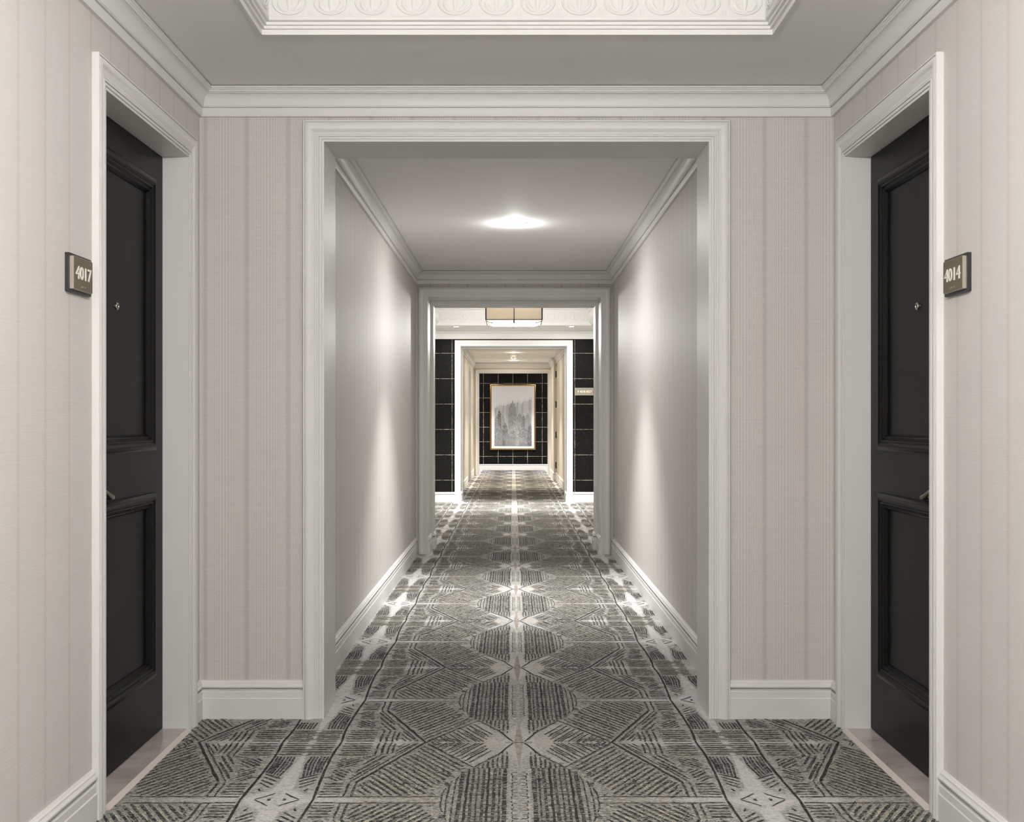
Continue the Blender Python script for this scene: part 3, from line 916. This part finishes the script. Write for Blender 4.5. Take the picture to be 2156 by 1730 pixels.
def room_sign(s, number, label):
    yc, zc = 3.247, 1.595
    root = thing('room_number_sign', label, 'sign', (s * W1, yc, zc))
    # reading direction: +Y on the left wall, -Y on the right wall
    fn = lambda u, v, t: (s * (W1 - t), yc - s * u, zc + v)
    w = MB(); rounded(w, -0.084, 0.084, -0.054, 0.054, 0.0, 0.011, fn)
    w.build('backing_plate', M['sign_back'], root, smooth=False)
    fo = s * 0.005
    w = MB(); rounded(w, fo - 0.0705, fo + 0.0705, -0.0465, 0.0455, 0.011, 0.0215, fn)
    w.build('rim', M['sign_edge'], root, smooth=False)
    w = MB(); rounded(w, fo - 0.0695, fo + 0.0695, -0.0455, 0.0445, 0.0215, 0.0222, fn)
    face = w.build('face_plate', M['sign_face'], root, smooth=False)
    vs_, fs_ = text_faces(number, 0.037, 0.0022, 0.008)
    wid = max(p[0] for p in vs_) - min(p[0] for p in vs_)
    kx = 0.116 / wid
    w = MB(); w.add([fn(fo + p[0] * kx, p[1] + 0.002, 0.0222 + p[2]) for p in vs_], fs_)
    w.build('numerals', M['sign_text'], face, smooth=False)
    w = MB(); u = -0.018
    for ch in '#' + number:
        for d in BRAILLE[ch]:
            du = 0.0023 * (d > 3); dv = -0.0023 * ((d - 1) % 3)
            w.lathe([(0.0009, 0.0), (0.0007, 0.0005), (0.0, 0.0007)], 8, lambda a, b_, h, du=du, dv=dv, u=u: fn(fo + u + du + a, -0.034 + dv + b_, 0.0222 + h))
        u += 0.0075
    w.build('braille', M['braille'], face)
room_sign(-1, '4017', 'bronze room number plate reading 4017 on the left wall beside the door casing')
room_sign(1, '4014', 'bronze room number plate reading 4014 on the right wall beside the door casing')

# direction sign on the tiled wall
xc, zc = 1.006, 1.584
root = thing('direction_sign', 'small bronze sign with arrow reading 4018-4027 on the black tiled wall', 'sign', (xc, Y3, zc))
fn = lambda u, v, t: (xc + u, Y3 - t, zc + v)
w = MB(); rounded(w, -0.132, 0.132, -0.053, 0.053, 0.0, 0.014, fn)
w.build('rim', M['sign_edge'], root, smooth=False)
w = MB(); rounded(w, -0.127, 0.127, -0.048, 0.048, 0.014, 0.0155, fn)
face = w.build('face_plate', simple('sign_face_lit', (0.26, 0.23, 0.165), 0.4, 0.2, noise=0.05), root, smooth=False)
vs_, fs_ = text_faces('4018-4027', 0.033, 0.0015)
wid = max(p[0] for p in vs_) - min(p[0] for p in vs_)
kx = 0.172 / wid
w = MB(); w.add([fn(p[0] * kx + 0.025, p[1], 0.0155 + p[2]) for p in vs_], fs_)
ar = [(0, 0.015), (0.0125, 0.002), (0.0035, 0.0035), (0.0035, -0.015), (-0.0035, -0.015), (-0.0035, 0.0035), (-0.0125, 0.002)]
k = len(ar)
w.add([fn(-0.083 + a, c, 0.0155) for a, c in ar] + [fn(-0.083 + a, c, 0.017) for a, c in ar],
      [tuple(range(7, 14))] + [(i, (i + 1) % k, k + (i + 1) % k, k + i) for i in range(k)])
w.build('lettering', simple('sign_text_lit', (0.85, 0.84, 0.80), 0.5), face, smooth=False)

# ------------------------------------------------------------------ framed picture in the lift hall
xc, z0, z1, hw = -0.010, 0.4755, 2.006, 0.532
root = thing('framed_picture', 'large gilt framed grey drawing of stepped towers on the far tiled wall', 'picture', (xc, Y5, z0))
yw = Y5
fnp = lambda a, b_, t: (xc + a, yw - t, b_)
pth = [(-hw, z0), (hw, z0), (hw, z1), (-hw, z1)]
w = MB()
w.sweep(pth, True, [(0.0, 0.0), (0.0, 0.030), (0.003, 0.034), (0.011, 0.036), (0.014, 0.033)], fnp, 0)
w.sweep(pth, True, [(0.014, 0.033), (0.018, 0.027), (0.024, 0.025)], fnp, 1)
w.sweep(pth, True, [(0.024, 0.025), (0.027, 0.030), (0.034, 0.030), (0.036, 0.022)], fnp, 0)
w.build('frame', [M['gold'], M['gold_dark']], root)
w = MB(); w.sweep(pth, True, [(0.036, 0.024), (0.042, 0.024), (0.047, 0.016), (0.047, 0.008)], fnp)
w.build('liner', M['liner'], root)
w = MB(); w.box(xc - hw + 0.045, xc + hw - 0.045, yw - 0.011, yw - 0.001, z0 + 0.045, z1 - 0.045)
w.build('mat_board', M['mat_board'], root, smooth=False)
# drawing: receding ranks of stepped towers with chevron hatching
aw0, aw1, ah0, ah1 = xc - 0.434, xc + 0.438, z0 + 0.092, z1 - 0.052
greys = [0.60, 0.43, 0.34, 0.25, 0.18, 0.11, 0.46]
GM = []
for i, g in enumerate(greys):
    mm, nt, b = new_mat('drawing_wash_%d' % i)
    n = N(nt)
    st = n.noise(60, 3.0, (1.0, 1.0, 0.10), 0.6)
    k_ = 0.04 if i == 0 else 0.26
    nt.links.new(n.mix(st, c4((g * (1 - k_),) * 3), c4((min(1, g * (1 + k_)),) * 3)), b.inputs['Base Color'])
    b.inputs['Roughness'].default_value = 0.7
    GM.append(mm)
w = MB()
dep = [yw - 0.0115]
def poly(pts, mi):
    dep[0] -= 0.000012
    pts = [(min(max(a, aw0), aw1), min(max(c, ah0), ah1)) for a, c in pts]
    w.add([(a, dep[0], c) for a, c in pts], [tuple(range(len(pts)))], mi)
poly([(aw0, ah0), (aw1, ah0), (aw1, ah1), (aw0, ah1)], 0)
AW, AH = aw1 - aw0, ah1 - ah0
def tower(cx, top, wid, mi, base=0.0, steps=3):
    x_ = aw0 + cx * AW; t_ = ah0 + top * AH; wd = wid * AW
    hs = t_ - ah0
    lv = [(0.10, 0.00), (0.16, 0.035), (0.50, 0.06), (0.60, 0.10), (0.80, 0.14), (1.0, 0.30)][:steps + 3]
    out = []
    for k_, (ww, dz) in enumerate(lv):
        nxt = lv[k_ + 1][1] if k_ + 1 < len(lv) else None
        out.append((ww, dz * hs * 1.0, (nxt * hs) if nxt is not None else hs - base * AH))
    R_, L_ = [], []
    for ww, a, c in out:
        R_ += [(x_ + wd * ww / 2, t_ - a), (x_ + wd * ww / 2, t_ - c)]
        L_ += [(x_ - wd * ww / 2, t_ - a), (x_ - wd * ww / 2, t_ - c)]
    for ww, a, c in out:
        poly([(x_ - wd * ww / 2, t_ - c), (x_ + wd * ww / 2, t_ - c), (x_ + wd * ww / 2, t_ - a), (x_ - wd * ww / 2, t_ - a)], mi)
    return x_, t_, wd
RA = random.Random(3)
for i in range(22):                              # pale far rank rising to the right
    cx = 0.02 + i / 21 * 0.97
    tower(cx, 0.685 + 0.125 * cx + RA.uniform(-0.02, 0.03), 0.085, RA.choice((1, 1, 2)), steps=RA.choice((2, 3)))
for cx, tp, wd, mi in ((0.20, 0.60, 0.16, 2), (0.42, 0.50, 0.16, 2), (0.88, 0.56, 0.2, 2), (0.68, 0.57, 0.17, 3), (0.23, 0.53, 0.13, 3), (0.13, 0.625, 0.11, 5),
                       (0.06, 0.515, 0.13, 4), (0.78, 0.535, 0.12, 4), (0.90, 0.55, 0.17, 3), (0.485, 0.765, 0.24, 3)):
    x_, t_, wdm = tower(cx, tp, wd, mi)
    k_ = int((t_ - ah0) / 0.05)
    for j in range(2, k_):                       # chevrons down the shaft
        zz = t_ - j * 0.05
        hw_ = wdm * (0.22 if j < 6 else 0.36)
        for sgn in (-1, 1):
            if RA.random() < 0.7:
                poly([(x_, zz), (x_ + sgn * hw_, zz - hw_ * 0.8 * (1 if mi % 2 else -1)), (x_ + sgn * hw_, zz - hw_ * 0.8 * (1 if mi % 2 else -1) - 0.010), (x_, zz - 0.010)], RA.choice((1, 2, 5, mi + 1 if mi < 5 else 4)))
for i in range(9):                               # dark front rank
    cx = (0.04, 0.16, 0.285, 0.36, 0.52, 0.63, 0.73, 0.85, 0.96)[i]
    tp = (0.38, 0.33, 0.40, 0.22, 0.26, 0.36, 0.32, 0.30, 0.36)[i]
    x_, t_, wdm = tower(cx, tp, 0.14 if i != 4 else 0.30, (4, 4, 5, 4, 4, 3, 4, 4, 5)[i])
    for j in range(1, int((t_ - ah0) / 0.035)):
        zz = t_ - j * 0.035
        for sgn in (-1, 1):
            if RA.random() < 0.75:
                poly([(x_, zz), (x_ + sgn * wdm * 0.42, zz + 0.035), (x_ + sgn * wdm * 0.42, zz + 0.028), (x_, zz - 0.008)], RA.choice((1, 2, 3, 5)))
for i in range(60):
    x_ = aw0 + RA.uniform(0.05, 0.95) * AW; zt = ah0 + RA.uniform(0.1, 0.5) * AH
    poly([(x_, zt - RA.uniform(0.1, 0.3)), (x_ + 0.004, zt - 0.2), (x_ + 0.004, zt), (x_, zt)], RA.choice((5, 3, 4)))
w.build('print', GM, root, smooth=False, recalc=False)

# ------------------------------------------------------------------ lamps
def lamp_obj(name, kind, loc, power, col, parent, **k):
    d = bpy.data.lights.new(name, kind)
    d.energy = power; d.color = col
    for a, v in k.items(): setattr(d, a, v)
    o = bpy.data.objects.new(name, d)
    off = Vector((0, 0, 0)); p = parent
    while p is not None: off += Vector(p.location); p = p.parent
    o.location = Vector(loc) - off
    o.parent = parent
    COL.objects.link(o)
    return o

def flush_light(yc, zb, ztop, label, power, up, col):
    """square drum: fabric panels in a black frame over a glowing glass tray held by corner brackets"""
    h = 0.325
    root = thing('ceiling_light', label, 'ceiling light', (0.0, yc, zb))
    z_sh0, z_sh1 = zb + 0.034, zb + 0.205
    w = MB(); w.box(-0.09, 0.09, yc - 0.09, yc + 0.09, ztop - 0.03, ztop); w.lathe([(0.012, z_sh1 - 0.01), (0.012, ztop - 0.02)], 16, lambda a, c, t: (a, yc + c, t))
    w.build('canopy', M['nickel'], root)
    for sx, sy in ((1, 0), (-1, 0), (0, 1), (0, -1)):
        w = MB()
        if sx: w.box(sx * (h - 0.004), sx * (h - 0.001), yc - h + 0.006, yc + h - 0.006, z_sh0, z_sh1)
        else: w.box(-h + 0.006, h - 0.006, yc + sy * (h - 0.004), yc + sy * (h - 0.001), z_sh0, z_sh1)
        w.build('shade_panel', M['shade'], root, smooth=False)
    w = MB()
    e = 0.007
    for a in (-1, 1):
        for c in (-1, 1): w.box(a * h - e, a * h + e, yc + c * h - e, yc + c * h + e, z_sh0 - 0.004, z_sh1 + 0.006)
        for z in (z_sh0 - 0.002, z_sh1):
            w.box(-h, h, yc + a * h - e * 0.7, yc + a * h + e * 0.7, z - 0.005, z + 0.005)
            w.box(a * h - e * 0.7, a * h + e * 0.7, yc - h, yc + h, z - 0.005, z + 0.005)
        w.box(-0.004, 0.004, yc + a * h - 0.006, yc + a * h + 0.006, z_sh0 - 0.004, z_sh1)
        w.box(a * h - 0.006, a * h + 0.006, yc - 0.004, yc + 0.004, z_sh0 - 0.004, z_sh1)
        w.lathe([(0.0075, z_sh0 - 0.046), (0.009, z_sh0 - 0.042), (0.009, z_sh0)], 12, lambda p, q, t, a=a: (p, yc + a * (h - 0.002) + q, t))
    w.build('shade_frame', M['black_metal'], root, smooth=False)
    for a in (-1, 1):
        for c in (-1, 1):
            w = MB()
            w.tube([(a * h, yc + c * h, z_sh0), (a * (h - 0.006), yc + c * (h - 0.006), z_sh0 - 0.012), (a * (h - 0.018), yc + c * (h - 0.018), z_sh0 - 0.022), (a * (h - 0.040), yc + c * (h - 0.040), z_sh0 - 0.027), (a * (h - 0.072), yc + c * (h - 0.072), z_sh0 - 0.027)], 0.008, 10)
            w.tube([(a * (h - 0.070), yc + c * (h - 0.070), z_sh0 - 0.016), (a * (h - 0.070), yc + c * (h - 0.070), z_sh0 - 0.036), (a * (h - 0.070), yc + c * (h - 0.070), z_sh0 - 0.042)], [0.011, 0.011, 0.004], 12)
            w.build('corner_bracket', M['nickel'], root)
    w = MB(); g = h - 0.062
    w.box(-h + 0.012, h - 0.012, yc - h + 0.012, yc + h - 0.012, z_sh0 - 0.011, z_sh0 - 0.006)
    w.box(-g, g, yc - g, yc + g, z_sh0 - 0.032, z_sh0 - 0.012)
    w.build('glass_diffuser', M['diffuser'], root, smooth=False)
    lamp_obj('lamp_down', 'POINT', (0, yc, zb - 0.06), power, col, root, shadow_soft_size=0.05)
    lamp_obj('lamp_up', 'POINT', (0, yc, z_sh1 - 0.03), up, col, root, shadow_soft_size=0.06)
    return root

def downlight(x, y, z, r_trim, r_lamp, label, power, col, angle, mat='lamp', group=None, blend=0.5, glow=0.012):
    root = thing('recessed_downlight', label, 'downlight', (x, y, z), group)
    w = MB()
    w.lathe([(r_trim, 0.0), (r_trim, -0.003), (r_trim - 0.004, -0.0045), (r_lamp + 0.003, -0.0045), (r_lamp, -0.002), (r_lamp, 0.0)], 40, lambda a, c, t: (x + a, y + c, z + t))
    w.build('trim_ring', M['paint'], root)
    w = MB(); w.lathe([(r_lamp, -0.0005), (r_lamp, -0.0022), (r_lamp * 0.6, -0.0030), (0.0, -0.0032)], 40, lambda a, c, t: (x + a, y + c, z + t))
    w.build('lamp_lens', M[mat], root)
    lamp_obj('lamp_glow', 'POINT', (x, y, z - 0.055), power * glow, col, root, shadow_soft_size=0.03)  # added point light below the lens, brightens the ceiling round it
    lamp_obj('lamp_spread', 'AREA', (x, y, z - 0.008), power * FILL, col, root, shape='DISK', size=r_lamp * 2)  # added fill to lift walls and floor
    lamp_obj('lamp_beam', 'SPOT', (x, y, z - 0.012), power, col, root, spot_size=math.radians(angle), spot_blend=blend, shadow_soft_size=r_lamp * 0.7)
    return root

flush_light(0.98, 2.325, ZC1 + 0.215, 'square fabric drum ceiling light in the nearest ceiling coffer', FOYER_W, FOYER_UP, COOL)
flush_light(13.50, 2.306, ZC3 + 0.215, 'square beige fabric drum ceiling light with glowing tray in the far coffer', FOYER2_W, FOYER2_UP, COOL)
downlight(0.0, 7.58, ZC2, 0.086, 0.080, 'large round recessed downlight in the corridor ceiling between the two openings', SPOT_CORRIDOR, COOL, 82, blend=0.75, glow=0.012)
downlight(-0.785, 15.5, ZC3, 0.078, 0.034, 'small recessed downlight left of the square drum light', SPOT_FOYER2, COOL, 72, blend=0.8, glow=0.0)
downlight(0.785, 15.5, ZC3, 0.078, 0.034, 'small recessed downlight right of the square drum light', SPOT_FOYER2, COOL, 72, blend=0.8, glow=0.0)
downlight(0.0, 20.5, ZC4, 0.088, 0.080, 'recessed downlight in the far hall ceiling in front of the smoke detector', SPOT_HALL, WARM, 84, 'lamp_warm', blend=0.75, glow=0.003)
downlight(0.0, 23.25, ZC4, 0.088, 0.080, 'recessed downlight in the far hall ceiling behind the smoke detector', SPOT_HALL, WARM, 84, 'lamp_warm', blend=0.75, glow=0.003)
for x_ in (-0.8, 0.8):
    downlight(x_, 25.55, ZC5, 0.075, 0.06, 'recessed downlight in the last ceiling before the framed picture, %s side' % ('left' if x_ < 0 else 'right'), SPOT_LIFT, COOL, 105)

# smoke detector
xs_, ys_ = 0.0, 21.0
root = thing('smoke_detector', 'white smoke detector hanging under the far hall ceiling between two downlights', 'smoke detector', (xs_, ys_, ZC4))
fns = lambda a, c, t: (xs_ + a * 1.15, ys_ + c * 1.15, ZC4 + t * 1.2)
w = MB(); w.lathe([(0.074, 0.0), (0.074, -0.012), (0.068, -0.018), (0.058, -0.020)], 32, fns); w.build('base', M['plastic'], root)
w = MB(); w.lathe([(0.058, -0.020), (0.054, -0.034), (0.048, -0.042), (0.038, -0.048)], 32, fns); w.build('housing', M['plastic'], root)
w = MB()
w.lathe([(0.036, -0.048), (0.034, -0.074)], 24, fns, 1)
for i in range(10):
    a = i * math.pi / 5
    w.box(xs_ + 0.0414 * math.cos(a) - 0.005, xs_ + 0.0414 * math.cos(a) + 0.005, ys_ + 0.0414 * math.sin(a) - 0.005, ys_ + 0.0414 * math.sin(a) + 0.005, ZC4 - 0.091, ZC4 - 0.055, 0)
w.lathe([(0.041, -0.074), (0.038, -0.082), (0.016, -0.088), (0.0, -0.089)], 24, fns, 0)
w.build('sensing_chamber', [M['plastic'], M['slot']], root)

# wall outlet near the second opening
yo, zo = 9.31, 0.311
root = thing('wall_outlet', 'pale wall outlet plate low on the right corridor wall near the far opening', 'outlet', (W2, yo, zo))
fno = lambda u, v, t: (W2 - t, yo - u, zo + v)
w = MB(); rounded(w, -0.036, 0.036, -0.058, 0.058, 0.0, 0.006, fno, 0.004)
w.build('cover_plate', simple('outlet_plate', (0.50, 0.47, 0.45), 0.5), root, smooth=False)
for dv in (-0.02, 0.02):
    w = MB(); rounded(w, -0.015, 0.015, dv - 0.014, dv + 0.014, 0.006, 0.0075, fno, 0.005)
    so = w.build('socket', simple('outlet_socket', (0.46, 0.43, 0.41), 0.5), root, smooth=False)
    w = MB()
    for du in (-0.006, 0.006): w.box(W2 - 0.0078, W2 - 0.0074, yo - du - 0.001, yo - du + 0.001, zo + dv - 0.002, zo + dv + 0.006)
    w.build('slot', M['slot'], so, smooth=False)

# ------------------------------------------------------------------ hall doors
root = thing('door_3', 'cream door set back in the left wall of the far hall', 'door', (-WH - 0.06, (LD0 + LD1) / 2, 0.0), kind='structure')
w = MB(); pth = [(LD0, 0.0), (LD0, 2.14), (LD1, 2.14), (LD1, 0.0)]
w.sweep(pth, False, casing_profile(0.075), lambda a, b_, t: (-WH + t, a, b_))
w.sweep(pth, False, [(0.0, -WH), (-0.014, -WH), (-0.014, -WH - 0.12), (0.0, -WH - 0.12), (0.0, -WH)], lambda a, b_, t: (t, a, b_))
w.build('frame', M['paint'], root)
w = MB(); w.box(-WH - 0.06, -WH - 0.10, LD0 + 0.016, LD1 - 0.016, 0.008, 2.122)
w.build('leaf', M['paint'], root, smooth=False)
w = MB()
for z0_, z1_ in ((0.22, 0.90), (1.06, 1.99)):
    w.sweep([(LD0 + 0.13, z0_), (LD1 - 0.13, z0_), (LD1 - 0.13, z1_), (LD0 + 0.13, z1_)], True, [(0.0, 0.0), (0.004, 0.012), (0.018, 0.012), (0.026, 0.004), (0.04, 0.0)], lambda a, b_, t: (-WH - 0.06 + t, a, b_))
w.build('panel_moulding', M['paint'], root)

root = thing('door_4', 'cream door with four black hinges held open flat against the right wall of the far hall', 'door', (WH, RP - 0.02, 0.0), kind='structure')
w = MB(); w.box(WH + 0.02, WH - 0.006, RP - 1.25, RP - 0.006, 0.150, 2.20)
w.build('leaf', M['paper_hall'], root, smooth=False)
w = MB(); w.sweep([(WH - 0.018, RP - 1.25), (WH - 0.018, RP - 0.03)], False, [(0.0, 0.004), (0.006, 0.004), (0.006, 0.146), (0.0, 0.150)], flat)
w.build('kick_board', M['paint'], root)
for yy in (787.8, 851.3, 915.2, 979.1):
    zz = 1.184 - (yy - 883) / 107.6
    w = MB()
    w.lathe([(0.007, zz - 0.064), (0.008, zz - 0.060), (0.008, zz + 0.060), (0.007, zz + 0.064)], 12, lambda a, c, t: (WH - 0.012 + a, RP - 0.010 + c, t))
    w.box(WH - 0.030, WH - 0.004, RP - 0.007, RP - 0.001, zz - 0.060, zz + 0.060)
    w.build('hinge', M['hinge'], root, smooth=False)
